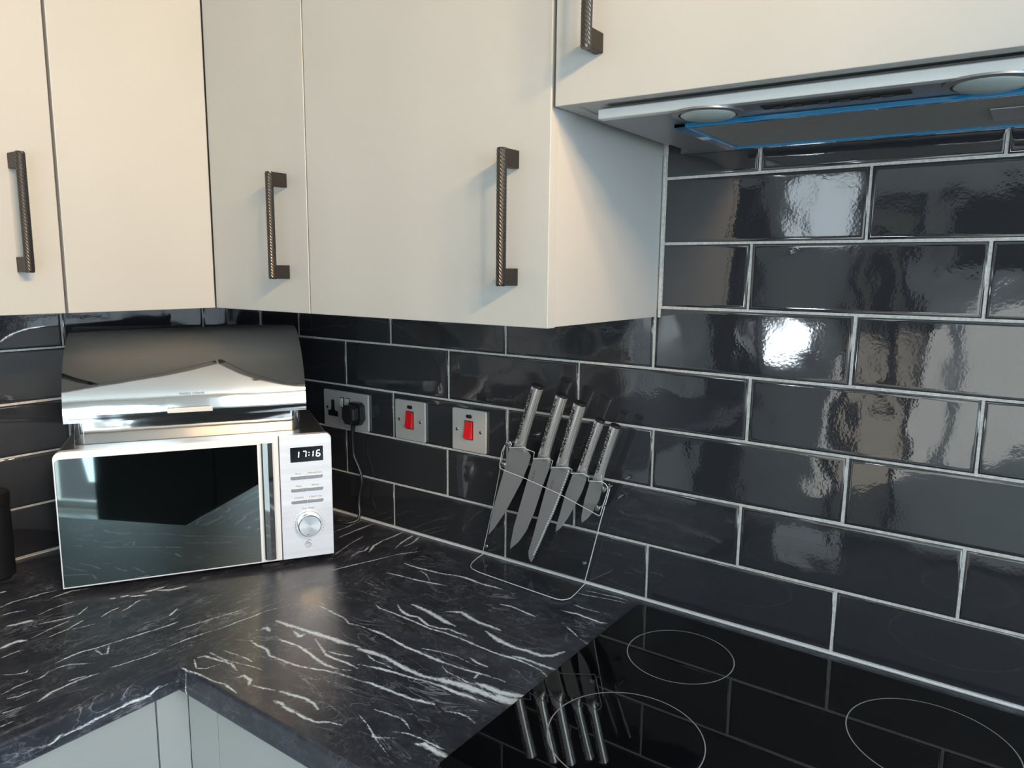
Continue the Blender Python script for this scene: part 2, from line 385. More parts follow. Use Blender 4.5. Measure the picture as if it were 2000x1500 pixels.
# traced veins of the laminate: weight, points in millimetres on the slab
VEINS=[
(4.5,[(779,-410),(803,-406),(830,-403),(853,-406),(875,-409),(900,-409),(916,-407),(937,-400)]),
(6,[(916,-407),(937,-400),(956,-395),(977,-392),(998,-391),(1022,-390),(1041,-387),(1054,-384)]),
(5.5,[(981,-377),(998,-376),(1017,-377),(1035,-371),(1054,-364)]),
(5,[(1017,-384),(1036,-384),(1052,-377)]),
(3,[(813,-441),(842,-431),(871,-425),(898,-421),(923,-415),(947,-412),(970,-412),(990,-409),(1011,-407),(1020,-406)]),
(3,[(845,-470),(862,-465),(885,-463),(907,-461),(932,-459),(951,-454),(966,-450)]),
(4.5,[(608,-428),(633,-426),(657,-422),(687,-419),(715,-414),(749,-411),(775,-406)]),
(4,[(657,-432),(678,-439),(679,-428)]),
(3.5,[(612,-459),(614,-451),(629,-456)]),
(2.5,[(704,-429),(727,-439),(755,-451),(775,-450),(797,-448),(821,-449)]),
(2,[(750,-443),(769,-438),(789,-431)]),
(3.2,[(658,-463),(678,-461),(702,-458),(729,-462),(753,-467),(778,-470),(801,-467),(816,-458)]),
(2.6,[(611,-502),(629,-491),(649,-494),(671,-493),(691,-502),(717,-499),(743,-496),(763,-490),(786,-480),(809,-474),(830,-471),(845,-470)]),
(2.5,[(612,-566),(616,-559),(635,-555),(652,-551),(665,-549),(688,-554)]),
(1.2,[(613,-574),(636,-585),(648,-578),(654,-557)]),
(1.6,[(612,-549),(644,-548),(671,-542),(695,-535),(717,-532)]),
(1.5,[(622,-533),(651,-529),(672,-527),(689,-528)]),
(3.2,[(703,-566),(708,-557),(724,-558),(733,-567)]),
(2,[(735,-565),(755,-560),(774,-553)]),
(2.6,[(776,-552),(798,-547),(817,-542),(837,-542),(854,-548)]),
(3.6,[(792,-570),(804,-568),(821,-571),(835,-569)]),
(2.6,[(835,-569),(852,-570),(872,-568),(886,-557)]),
(1.3,[(889,-557),(906,-551)]),
(2,[(616,-597),(635,-595),(660,-591),(685,-590),(705,-585),(726,-587),(737,-588)]),
(2.5,[(616,-350),(652,-353),(690,-356),(707,-364),(724,-359)]),
(3,[(724,-359),(748,-357),(776,-356),(804,-360),(832,-364),(857,-363),(883,-364),(911,-363),(939,-361),(959,-357),(977,-354),(998,-351),(1009,-351)]),
(2.2,[(691,-289),(707,-296),(733,-295),(766,-296),(796,-297),(822,-299),(852,-295),(884,-294),(911,-296),(937,-297),(961,-297),(982,-293),(1008,-293),(1032,-297),(1045,-303),(1056,-310)]),
(3.6,[(978,-288),(996,-285),(1016,-285),(1038,-284),(1053,-282)]),
(4.6,[(740,-253),(763,-254),(784,-257),(806,-262),(828,-267),(849,-268)]),
(4,[(806,-237),(827,-225),(850,-232),(873,-236),(893,-235),(916,-236)]),
(4.2,[(900,-253),(921,-260),(943,-265),(966,-267),(987,-263),(1010,-263),(1024,-253),(1031,-233)]),
(2.5,[(720,-267),(742,-281),(764,-286),(781,-281),(812,-292),(834,-289),(848,-282),(869,-283),(893,-281)]),
(2.6,[(860,-162),(881,-157),(907,-161),(935,-164)]),
(1.6,[(856,-352),(882,-344),(909,-339),(929,-341),(954,-342)]),
(2.6,[(930,-331),(948,-335),(966,-335)]),
(1.2,[(911,-371),(928,-380),(947,-381),(966,-383),(982,-381)]),
(2,[(970,-370),(966,-357)]),
(1.2,[(801,-414),(824,-420),(841,-418),(863,-420)]),
(1.6,[(964,-524),(980,-516),(991,-514),(1010,-513),(1025,-513),(1037,-512)]),
(4,[(1004,-524),(1012,-519),(1024,-520),(1037,-521),(1050,-521)]),
(1,[(903,-524),(930,-533),(959,-547),(995,-561)]),
(1.8,[(948,-547),(963,-540),(977,-530)]),
(1.5,[(910,-505),(937,-500),(954,-498),(966,-502),(978,-508)]),
(1.2,[(951,-488),(960,-481)]),
(1.8,[(989,-453),(1004,-446),(1020,-445),(1034,-450)]),
(1.5,[(1006,-436),(1023,-426)]),
(3.5,[(606,-131),(633,-132),(670,-128),(699,-124),(728,-114),(757,-113),(783,-116),(826,-111)]),
(2.5,[(612,-184),(639,-179),(674,-175),(706,-168),(737,-161)]),
(1.2,[(646,-137),(675,-145),(700,-162)]),
(2,[(363,-97),(361,-54),(354,-8)]),
(2.5,[(398,-114),(394,-70),(393,-30),(394,1)]),
(1.8,[(465,-185),(458,-163),(444,-124),(433,-76)]),
(3,[(510,-133),(491,-102),(485,-70),(485,-40),(482,-3)]),
(2.5,[(536,-86),(524,-55),(514,-10)]),
(2.5,[(544,-69),(543,-41),(530,-5)]),
(2.5,[(500,-171),(491,-144),(497,-133),(487,-113)]),
(2,[(518,-246),(530,-206),(551,-146),(564,-103),(596,-55)]),
(2.5,[(957,-118),(973,-117),(985,-114),(1000,-116),(1014,-116),(1029,-118),(1040,-113)]),
(1.5,[(940,-43),(958,-43),(977,-38),(999,-33),(1021,-29),(1034,-28)]),
(1.2,[(960,-87),(983,-90),(1005,-88),(1023,-84),(1036,-81)]),
(2,[(994,-163),(1012,-173),(1032,-185),(1045,-189),(1053,-191)]),
(1.2,[(943,-29),(962,-24),(981,-22),(1008,-17),(1032,-18)]),
(2.3,[(492,-777),(486,-757),(486,-739),(488,-726),(480,-713),(479,-701),(483,-687),(509,-663)]),
(2,[(465,-707),(462,-690),(460,-673),(460,-659),(466,-643),(468,-627),(471,-610),(476,-588),(478,-569),(487,-549)]),
(4.5,[(283,-694),(288,-684),(291,-669),(295,-661)]),
(4,[(355,-728),(351,-714),(351,-702),(358,-694)]),
(1.8,[(357,-687),(352,-671),(346,-650),(343,-627)]),
(1.8,[(375,-676),(372,-659),(371,-641),(363,-623),(359,-613)]),
(1.5,[(373,-642),(381,-623),(386,-606)]),
(2.2,[(316,-660),(323,-642),(330,-623),(333,-609)]),
(1.8,[(333,-609),(315,-585)]),
(1.8,[(370,-590),(361,-571),(358,-555)]),
(2,[(377,-565),(373,-548),(362,-529),(358,-516)]),
(3.5,[(313,-548),(318,-540)]),
(3.5,[(320,-534),(325,-521)]),
(3,[(332,-522),(340,-511),(349,-502)]),
(4.5,[(334,-498),(338,-482),(340,-467)]),
(4,[(346,-481),(363,-464),(369,-441)]),
(2,[(202,-673),(195,-651),(199,-629),(199,-607),(207,-587)]),
(1.6,[(236,-685),(237,-670),(247,-651)]),
(2.5,[(198,-630),(202,-614)]),
(3,[(231,-605),(229,-584),(229,-571),(244,-543)]),
(1.8,[(282,-648),(275,-624),(274,-603),(276,-584)]),
(2.5,[(547,-753),(538,-733),(537,-717),(536,-700),(538,-684),(541,-671)]),
(1.5,[(528,-710),(529,-697),(534,-685)]),
(1.4,[(535,-661),(542,-645),(546,-625),(550,-608),(552,-586)]),
(2,[(386,-739),(383,-721),(385,-708)]),
(1.3,[(435,-757),(449,-746),(458,-733),(451,-728)]),
(1.5,[(508,-774),(514,-763),(514,-747),(516,-739)]),
(3,[(138,-649),(139,-642)]),
(2,[(466,-645),(492,-646),(495,-640),(470,-625)]),
(2,[(479,-562),(484,-538),(484,-524)]),
(2,[(453,-520),(439,-498)]),
(1.3,[(546,-598),(547,-574),(548,-549),(553,-516),(559,-495),(560,-467),(564,-440),(564,-415),(579,-377)]),
(1.4,[(508,-541),(515,-501),(522,-468),(528,-445),(530,-422)]),
(1.6,[(539,-794),(545,-768)]),
(1.6,[(569,-805),(568,-789)]),
(2.2,[(634,-779),(635,-762),(631,-756),(632,-730),(630,-705),(630,-687),(629,-667),(632,-640),(626,-627),(630,-598)]),
]

# ------------------------------------------------------------------ worktop (two lengths meeting in a joint)
TH = .040
def vein_field(P, scale=.001):
    """P: (n,2) points in metres -> largest 'closeness' to any traced vein"""
    F = np.zeros(len(P))
    for w, line in VEINS:
        wd = w * .00060 + .0007; a = np.array(line, float) * scale
        cl = np.concatenate([[0], np.cumsum(np.linalg.norm(np.diff(a, axis=0), axis=1))]); tot = cl[-1] + 1e-9
        for j, (s, e) in enumerate(zip(a[:-1], a[1:])):
            lo = np.minimum(s, e) - 4 * wd; hi = np.maximum(s, e) + 4 * wd
            k = np.where(((P >= lo) & (P <= hi)).all(1))[0]
            if not len(k): continue
            q = P[k] - s; dvec = e - s; t = np.clip(q @ dvec / (dvec @ dvec + 1e-12), 0, 1)
            d = np.linalg.norm(q - t[:, None] * dvec, axis=1)
            pos = (cl[j] + t * (cl[j + 1] - cl[j])) / tot; tp = np.clip(.74 + 1.6 * np.minimum(pos, 1 - pos), 0, 1)
            F[k] = np.maximum(F[k], np.clip((.86 + .06 * w) * tp - .42 * d / wd, 0, 1.25))
    return F
def worktop(name, label, depth_pts, length_pts, place, along):
    """grid swept along the run: depth_pts are unrolled across-run positions, place(u, v) -> xyz"""
    nu, nv = len(depth_pts), len(length_pts)
    U, V = np.meshgrid(depth_pts, length_pts, indexing='ij')
    co = np.array([place(u, v) for u, v in zip(U.ravel(), V.ravel())])
    i = np.arange(nu * nv).reshape(nu, nv)
    q = np.stack([i[:-1, :-1], i[1:, :-1], i[1:, 1:], i[:-1, 1:]], -1).reshape(-1, 4)
    faces = q.tolist()
    me = bpy.data.meshes.new(name); me.from_pydata(co.tolist(), [], faces)
    plan = along(U.ravel(), V.ravel())          # (x, y) in the traced plan, unrolled over the front edge
    at = me.attributes.new('vein', 'FLOAT', 'POINT'); at.data.foreach_set('value', vein_field(plan).astype(np.float32))
    fl = me.attributes.new('flow', 'FLOAT_VECTOR', 'POINT'); z = np.zeros(nu * nv)
    fl.data.foreach_set('vector', np.stack([V.ravel(), U.ravel() , z + (0 if name_flip[name] else 5)], -1).astype(np.float32).ravel())
    bm = bmesh.new(); bm.from_mesh(me); bmesh.ops.recalc_face_normals(bm, faces=bm.faces)
    up = sum(f.normal.z for f in bm.faces)
    if up < 0: bmesh.ops.reverse_faces(bm, faces=bm.faces)
    bm.to_mesh(me); bm.free()
    o = link(name, me, WORKTOP, None, (0, 0, 0), True); return tag(o, label, 'worktop')
name_flip = {'worktop_corner_run': True, 'worktop_hob_run': False}
R_ = .004
def edge_profile(u, front):
    """unrolled distance u -> (horizontal, z) with a small radius at the front edge, then down and back underneath"""
    flat = front - R_; arc = R_ * math.pi / 2; drop = TH - 2 * R_
    if u <= flat: return u, 0.0
    u -= flat
    if u <= arc: a = u / R_; return flat + R_ * math.sin(a), -R_ + R_ * math.cos(a)
    u -= arc
    if u <= drop: return front, -R_ - u
    u -= drop
    if u <= arc: a = u / R_; return flat + R_ * math.cos(a), -R_ - drop - R_ * math.sin(a)
    u -= arc; return flat - u, -TH
def depth_list(front, start, step=.0018):
    flat = front - R_; arc = R_ * math.pi / 2; drop = TH - 2 * R_
    a = list(np.arange(start, flat, step)) + [flat]; b = [flat + arc * k / 4 for k in range(1, 5)]
    c = [flat + arc + drop * k / 13 for k in range(1, 14)]; d = [flat + arc + drop + arc * k / 3 for k in range(1, 4)] + [flat + 2 * arc + drop + .3]
    return a + b + c + d
FX, FY = .608, .597
vl = list(np.arange(0, .86, .0018)) + [.86 + .08 * k for k in range(1, 15)]
def place_left(u, v):
    h, z = edge_profile(u, FX); return (h, -v, z)
def plan_left(U, V): return np.stack([U, -V], -1)
wl = worktop('worktop_corner_run', 'black marble-effect worktop length under the microwave, veins running towards the corner', depth_list(FX, 0.0), vl, place_left, plan_left)
vr = list(np.arange(FX - R_, 1.075, .0018)) + [1.075 + .06 * k for k in range(1, 18)]
def place_right(u, v):
    h, z = edge_profile(u, FY); return (v, -h, z)
def plan_right(U, V): return np.stack([V, -U], -1)
wr = worktop('worktop_hob_run', 'black marble-effect worktop length with bold white veins, running under the hob', depth_list(FY, 0.0), vr, place_right, plan_right)

# ------------------------------------------------------------------ hob
t = thing('ceramic_hob', 'black ceramic glass hob with thin grey cooking rings, set in the worktop', 'hob', (1.35, -.285, .0))
bm = nb(); prism(bm, rrect(1.0525, 1.6425, -.545, -.026, .008), XY, .0004, .0048, .0012); obj('glass', bm, HOB, t)
for c, r in (((1.179, -.1465), .0767), ((1.202, -.3674), .0945), ((1.505, -.1586), .0935), ((1.50, -.395), .0767)):
    bm = nb(); ring_band(bm, c, r - .0007, r + .0007, .00495); obj('cooking_ring', bm, RING, t)

# ------------------------------------------------------------------ cabinets
def bar_handle(name, parent, p, axis, z0, z1):
    """knurled bar standing off a door; p = (a, face) where a is the position along the door, axis = outward direction"""
    bm = nb(); a, face = p; r, off = .0062, .030; nseg, nz = 20, 70
    def pt(u, v, z):        # u along the door, v outwards
        return (a + u, face - v, z) if axis == '-y' else (face + v, a + u, z)
    rings = []
    for j in range(nz + 1):
        z = z0 + (z1 - z0) * j / nz; ring = []
        for k in range(nseg):
            an = 2 * math.pi * k / nseg; rr = r + (.00035 if (j + k) % 2 else -.00025)
            if j in (0, nz): rr = r * .9
            ring.append(bm.verts.new(pt(rr * math.cos(an), off + rr * math.sin(an), z)))
        rings.append(ring)
    for q, w in zip(rings, rings[1:]):
        for k in range(nseg): bm.faces.new((q[k], q[(k + 1) % nseg], w[(k + 1) % nseg], w[k]))
    bm.faces.new(list(reversed(rings[0]))); bm.faces.new(rings[-1]); bmesh.ops.recalc_face_normals(bm, faces=bm.faces)
    h = obj(name, bm, BRONZE, parent)
    for za in (z0 + .0004, z1 - .0224):
        b2 = nb(); c0, c1 = pt(-.0055, 0, za), pt(.0055, off, za + .022)
        box(b2, c0[0], c1[0], c0[1], c1[1], c0[2], c1[2], .0008)
        for v in b2.verts: pass
        me = bpy.data.meshes.new('foot'); base = Vector(parent['_b']); bmesh.ops.translate(b2, verts=b2.verts, vec=-base); b2.to_mesh(me); b2.free()
        n0 = len(h.data.polygons); hb = bmesh.new(); hb.from_mesh(h.data); hb.from_mesh(me); hb.to_mesh(h.data); hb.free(); bpy.data.meshes.remove(me)
        if len(h.data.materials) < 2: h.data.materials.append(BRONZE_FLAT)
        for pidx in range(n0, len(h.data.polygons)): h.data.polygons[pidx].material_index = 1
    return h
ZB, ZT = .4905, 1.21; HB, HT = .5445, .7155
DF = .33; DT = .0185; CF = .3105           # door face, door thickness, carcass front
# left wall, single cabinet
t = thing('wall_cabinet', 'light grey single-door wall cabinet above the dark canister, beside the corner cabinet', 'cabinet', (.0, -.8, ZB))
obj('body', box(nb(), .001, CF, -.885, -.596, ZB + .001, ZT), CARC, t)
d = obj('door', box(nb(), DF - DT, DF, -.886, -.5885, ZB, ZT, .0009), DOOR, t); bar_handle('handle', d, (-.6452, DF), '+x', .5530, .7240)
# L-shaped corner cabinet with two doors
t = thing('corner_wall_cabinet', 'light grey L-shaped corner wall cabinet above the microwave, two doors meeting inwards', 'cabinet', (.15, -.15, ZB))
bm = nb(); prism(bm, [(.001, -.001), (.589, -.001), (.589, -CF), (CF, -CF), (CF, -.576), (.001, -.576)], XY, ZB + .001, ZT); obj('body', bm, CARC, t)
obj('door', box(nb(), DF - DT, DF, -.5838, -.3318, ZB, ZT, .0009), DOOR, t)
d = obj('door', box(nb(), DF + .0012, .5930, -DF, -DF + DT, ZB, ZT, .0009), DOOR, t); bar_handle('handle', d, (.5403, -DF), '-y', .5458, .7157)
obj('gap_shade_strip', box(nb(), CF - .012, CF - .002, -.5955, -.5765, ZB + .002, ZT), SHADOW_GAP, t); obj('gap_shade_strip', box(nb(), .5895, .5990, -CF + .001, -CF + .012, ZB + .002, ZT), SHADOW_GAP, t)  # black strips added so the door gaps read as deep shade
# cabinet left of the hood
t = thing('wall_cabinet', 'wide light grey wall cabinet above the sockets, next to the cooker hood', 'cabinet', (.82, -.15, ZB))
obj('body', box(nb(), .5995, 1.0535, -CF, -.001, ZB + .001, ZT, .0006), CARC, t)
d = obj('door', box(nb(), .5958, 1.0545, -DF, -DF + DT, ZB, ZT, .0009), DOOR, t); bar_handle('handle', d, (1.0026, -DF), '-y', .5435, .7134)
# cabinet over the hood
t = thing('wall_cabinet', 'light grey bridging wall cabinet above the cooker hood', 'cabinet', (1.36, -.15, .76))
bm = nb(); box(bm, 1.0592, 1.0772, -CF, -.001, .7612, ZT); box(bm, 1.643, 1.661, -CF, -.001, .7615, ZT); box(bm, 1.0772, 1.643, -.012, -.001, .7615, ZT)
box(bm, 1.0592, 1.661, -CF, -.001, ZT, ZT + .015); box(bm, 1.0772, 1.643, -CF, -.012, .7632, .7785)
obj('body', bm, CARC, t)
bm = box(nb(), 1.0600, 1.661, -DF, -DF + DT, .7602, ZT, .0009)
for v in bm.verts:
    if v.co.z < .8: v.co.z -= (v.co.x - 1.06) * .0098
d = obj('door', bm, DOOR, t); bar_handle('handle', d, (1.1190, -DF), '-y', .8110, .9820)
# wall cabinet further along the left wall, outside the frame edge
t = thing('wall_cabinet', 'light grey wall cabinet without handle, next to the one above the canister', 'cabinet', (.0, -1.1, ZB))
obj('body', box(nb(), .001, CF, -1.185, -.888, ZB + .001, ZT), CARC, t); obj('door', box(nb(), DF - DT, DF, -1.185, -.888, ZB, ZT, .0009), DOOR, t)
# base cabinets
BX, BY = .591, .575
t = thing('base_cabinet', 'light grey base cabinet below the microwave length of worktop', 'cabinet', (.3, -.92, ZF))
obj('body', box(nb(), .012, BX - .0195, -1.22, -.6235, ZF + .15, -TH - .001), CARC, t)
obj('door', box(nb(), BX - .0185, BX, -1.219, -.6238, ZF + .152, -TH - .004, .0009), DOOR, t)
obj('plinth', box(nb(), BX - .07, BX - .054, -1.22, -.6235, ZF, ZF + .149), DOOR, t)
t = thing('corner_base_cabinet', 'light grey corner base cabinet with a narrow filler post under the worktop joint', 'cabinet', (.3, -.3, ZF))
bm = nb(); prism(bm, [(.012, -.012), (.664, -.012), (.664, -BY + .0195), (BX - .0195, -BY + .0195), (BX - .0195, -.622), (.012, -.622)], XY, ZF + .15, -TH - .001); obj('body', bm, CARC, t)
obj('filler_post', box(nb(), BX - .0185, BX + .0005, -.6215, -BY + .0, ZF + .15, -TH - .002, .0006), DOOR, t)
obj('filler_strip', box(nb(), BX + .0015, .6645, -BY, -BY + .0185, ZF + .15, -TH - .002, .0006), DOOR, t)
obj('plinth', box(nb(), BX - .06, .664, -BY + .054, -BY + .07, ZF, ZF + .149), DOOR, t)
t = thing('base_cabinet', 'light grey base cabinet below the strongly veined worktop, beside the hob', 'cabinet', (.85, -.3, ZF))
obj('body', box(nb(), .6655, 1.05, -BY + .0195, -.012, ZF + .15, -TH - .001), CARC, t)
obj('door', box(nb(), .6660, 1.0495, -BY, -BY + .0185, ZF + .152, -TH - .004, .0009), DOOR, t)
obj('plinth', box(nb(), .6655, 1.05, -BY + .054, -BY + .07, ZF, ZF + .149), DOOR, t)
t = thing('built_under_oven', 'black built-under oven below the hob', 'oven', (1.35, -.3, ZF))
obj('body', box(nb(), 1.052, 1.648, -.55, -.05, ZF, -TH - .001), BLACK, t); obj('oven_door', box(nb(), 1.053, 1.647, -.575, -.5502, ZF + .15, -TH - .12, .002), HOB, t)
# dark units added in place of a dark-clothed figure mirrored in the microwave door
for i in range(3):
    y1 = -.30 - i * .66
    t = thing('base_cabinet', 'charcoal stand-in base cabinet added under the window, ' + ('nearest the tiled hob wall', 'between its two matching neighbours', 'beside the added patio door')[i], 'cabinet', (2.7, y1 - .33, ZF), group='added charcoal units for the dark door reflection')
    obj('body', box(nb(), 2.42, 2.998, y1 - .658, y1, ZF + .1, -.041), DARKDOOR, t); obj('door', box(nb(), 2.40, 2.419, y1 - .656, y1 - .002, ZF + .12, -.05, .001), DARKDOOR, t)
    obj('plinth', box(nb(), 2.46, 2.476, y1 - .658, y1, ZF, ZF + .099), DARKDOOR, t)
tag(obj('added_worktop_run', box(nb(), 2.38, 2.998, -2.29, -.29, -.04, 0, .003), BLACK, None, (2.7, -1.6, -.04)), 'plain black worktop on the added charcoal units under the window', 'worktop')
tag(obj('tall_cabinet', box(nb(), .006, .22, RY + .003, -2.95, ZF, 1.1, .002), DARKDOOR, None, (.1, -3.1, ZF)), 'tall dark cabinet in the far corner, mirrored in the tiles', 'cabinet')
tag(obj('marble_panel', box(nb(), .0045, .014, -2.93, -2.15, ZF, .9, .002), MARBLE, None, (.01, -2.5, ZF)), 'streaky grey marble-effect wall panel mirrored in the tiles', 'wall panel')
t = thing('wall_screen', 'dark rectangular screen on the far wall, mirrored in the top tiles', 'screen', (1.45, RY + .02, .62))
obj('housing', box(nb(), 1.16, 1.82, RY + .003, RY + .04, .60, .93, .004), BLACK, t); obj('screen_glass', box(nb(), 1.172, 1.808, RY + .04, RY + .042, .612, .918), HOB, t)
# unseen spotlights added on the ceiling, cones shaped to warm only the upper cabinets
SPOT_AIM = Vector((.55, -.45, .98))
t = thing('added_spotlight_bar', 'added white ceiling bar of three warm spotlights aimed at the wall cabinets', 'spotlight', (2.62, -1.12, ZC))
obj('added_mounting_bar', box(nb(), 2.59, 2.65, -1.52, -.72, ZC - .025, ZC - .001, .003), UPVC, t)
for sy in (-1.42, -1.12, -.82):
    c = Vector((2.62, sy, ZC - .105)); dr = (SPOT_AIM - c).normalized()
    obj('added_swivel_arm', tube(nb(), [(2.62, sy, ZC - .024), c], .006, 10), UPVC, t)
    hd = obj('added_spot_head', tube(nb(), [c - dr * .06, c - dr * .055, c + dr * .05], [.03, .045, .052], 24), UPVC, t, smooth='auto')
    obj('spot_lens', tube(nb(), [c + dr * .0505, c + dr * .0525], .047, 24), LAMP, hd)
    ld = bpy.data.lights.new('added_spot_glow', 'SPOT'); ld.energy = SPOT_W; ld.color = SPOT_COL; ld.spot_size = math.radians(58); ld.spot_blend = 1.0; ld.shadow_soft_size = .07
    lo = bpy.data.objects.new('added_spot_glow', ld); COL.objects.link(lo); lo.location = c + dr * .13 - Vector((2.62, -1.12, ZC)); lo.rotation_euler = dr.to_track_quat('-Z', 'Y').to_euler(); lo.parent = t

# ------------------------------------------------------------------ cooker hood
HZ = .7425; hx0, hx1 = 1.108, 1.625
t = thing('cooker_hood', 'built-in silver cooker hood with blue-filmed filter under the bridging cabinet', 'cooker hood', (1.37, -.16, HZ))
t.rotation_euler = (0, .0085, 0); t.location.z -= .0005
bm = nb(); prism(bm, [(hx0, -.2965), (hx1, -.2965), (hx1, -.0025), (hx0 - .02, -.0025), (hx0 - .02, -.012), (hx0, -.03)], XY, HZ, .7585); obj('body', bm, HOODM, t)
obj('front_bar', box(nb(), hx0, hx1, -.3092, -.2968, HZ - .0005, .7538, .0012), HOODBAR, t)
for lx in (1.233, 1.505):
    lm = obj('lamp_ring', lathe(nb(), [(.040, HZ - .0002), (.040, HZ - .0022), (.033, HZ - .0030), (.033, HZ - .0002)], (lx, -.277, 0), seg=36, cap=False), HOODM, t, smooth='auto')
    obj('lamp_lens', lathe(nb(), [(.0305, HZ - .0002), (.0305, HZ - .0034), (.026, HZ - .0056), (.002, HZ - .0062)], (lx, -.277, 0), seg=32), LENS, lm, smooth='auto')
s = obj('control_slot', box(nb(), 1.294, 1.439, -.283, -.266, HZ - .0012, HZ - .0001), SHADOW_GAP, t)
for bx in (1.306, 1.325, 1.352, 1.372, 1.392, 1.412):
    obj('push_button', box(nb(), bx, bx + .011, -.279, -.270, HZ - .0030, HZ - .0012, .0006), BLACK, s)
fx0, fx1, fy0, fy1 = 1.174, 1.566, -.237, -.043
fl = obj('grease_filter', box(nb(), fx0 + .004, fx1 - .004, fy0 + .004, fy1 - .004, HZ - .0030, HZ - .0002), MESH, t)
for a in ((fx0, fx1, fy0, fy0 + .0065), (fx0, fx1, fy1 - .009, fy1), (fx0, fx0 + .016, fy0, fy1), (fx1 - .014, fx1, fy0, fy1)):
    obj('film_edge', box(nb(), a[0], a[1], a[2], a[3], HZ - .0062, HZ - .0003, .0012), BLUE, fl)
obj('filter_latch', box(nb(), 1.498, 1.545, -.165, -.095, HZ - .0052, HZ - .0030, .0012), HOODM, fl)

# ------------------------------------------------------------------ microwave
MA = math.atan2(.8511, .525); MB_ = (.2404, -.5905, 0.0)
mw = thing('microwave_oven', 'silver microwave with mirrored door and white control panel, set across the corner', 'microwave', MB_, MA, local=True)
MWD, MZ0, MZ1 = .276, .012, .2528
obj('body', box(nb(), .004, .456, .016, MWD, MZ0 + .004, MZ1 - .002, .004), SATIN, mw, smooth=False)
for fx in (.04, .42):
    for fy in (.05, .23): obj('foot', lathe(nb(), [(.014, .0), (.016, .004), (.016, .0162)], (fx, fy, 0), seg=16), BLACK, mw)
bm = nb(); prism(bm, rrect(0, .3632, MZ0, MZ1 + .001, .013, 6, (0, 0, 0, 1)), XZ, 0.0008, .0155, .001); door = obj('door', bm, SILVER_EDGE, mw)
bm = nb(); prism(bm, rrect(.0025, .3255, MZ0 + .0032, MZ1 - .0115, .008, 5, (0, 0, 0, 1)), XZ, -.0004, .002); obj('door_glass', bm, MIRROR, door)
hd = obj('handle_recess', box(nb(), .3258, .3600, MZ0 + .0032, MZ1 - .0035, -.0003, .003), HOB, door)
bm = nb(); prism(bm, [(.3305, -.0005), (.3345, -.0085), (.343, -.011), (.3515, -.0085), (.3545, -.0005)], lambda a, b, dd: (a, b, dd), MZ0 + .007, MZ1 - .008, .0004); obj('door_handle', bm, CHROME, hd)
bm = nb(); prism(bm, rrect(.3648, .4602, MZ0, MZ1 + .001, .010, 6, (0, 0, 1, 0)), XZ, 0.0, .0155, .0012); pan = obj('control_panel', bm, SILVER, mw)
bm = nb(); prism(bm, rrect(.3840, .4444, .2016, .2302, .0012, 2), XZ, -.0006, .002); ds = obj('clock_display', bm, DISPLAY, pan)
SEG = {'a': (0, 1, 1, 1), 'g': (0, .5, 1, .5), 'd': (0, 0, 1, 0), 'f': (0, .5, 0, 1), 'b': (1, .5, 1, 1), 'e': (0, 0, 0, .5), 'c': (1, 0, 1, .5)}
DIG = {'1': 'bc', '7': 'abc', '6': 'afgedc'}
def digit(ch, x, z, w, h):
    bm = nb(); th_ = .00085
    for s_ in DIG[ch]:
        a0, b0, a1, b1 = SEG[s_]; p0 = Vector((x + a0 * w + b0 * .0012, -.0008, z + b0 * h)); p1 = Vector((x + a1 * w + b1 * .0012, -.0008, z + b1 * h))
        dv = (p1 - p0).normalized(); p0 += dv * .0006; p1 -= dv * .0006; nx = Vector((-dv.z, 0, dv.x)) * th_
        vs = [bm.verts.new(q + Vector((0, -.0002, 0))) for q in (p0 - nx, p1 - nx, p1 + nx, p0 + nx)]; bm.faces.new(vs)
    bmesh.ops.recalc_face_normals(bm, faces=bm.faces)
    return obj('clock_digit', bm, LED, ds)
for ch, x in (('1', .3925), ('7', .4060), ('1', .4190), ('6', .4315)): digit(ch, x, .2105, .0062, .0116)
bm = nb(); box(bm, .4173, .4188, -.001, -.0006, .2130, .2147); box(bm, .4177, .4192, -.001, -.0006, .2180, .2197); obj('clock_colon', bm, LED, ds)
for zc, (lt, rt) in ((.1713, ('Micro.', 'Defrost/Clock')), (.1472, ('Menu', 'Reheat')), (.1239, ('STOP/Clr', 'START/+30s'))):
    for x0, x1, cr, lb in ((.3830, .4125, (1, 0, 0, 1), lt), (.4133, .4428, (0, 1, 1, 0), rt)):
        bm = nb(); prism(bm, rrect(x0, x1, zc - .0036, zc + .0036, .0034, 5, cr), XZ, -.0016, .001, .0006); b = obj('push_button', bm, BUTTON, pan)
        text_obj('printed_legend', lb, .0046, INK, pan, ((x0 + x1) / 2, -.0001, zc + .0062))
kb = obj('knob_collar', lathe(nb(), [(.0255, .001), (.0255, -.004), (.0245, -.006), (.0225, -.006)], (.4138, 0, .0795), 'y', 40), CHROME, pan, smooth='auto')
kn = obj('knob', lathe(nb(), [(.0215, -.004), (.0212, -.017), (.0198, -.0185), (.001, -.0185)], (.4138, 0, .0795), 'y', 40), None, pan, smooth='auto')
KN = mat('spun_metal', (.72, .74, .74), .22, 1.0); tcn = N(KN, 'ShaderNodeTangent', direction_type='RADIAL', axis='Y'); bs(KN).inputs['Anisotropic'].default_value = .85; L(KN, tcn, 0, bs(KN), 'Tangent')
kn.data.materials.append(KN)
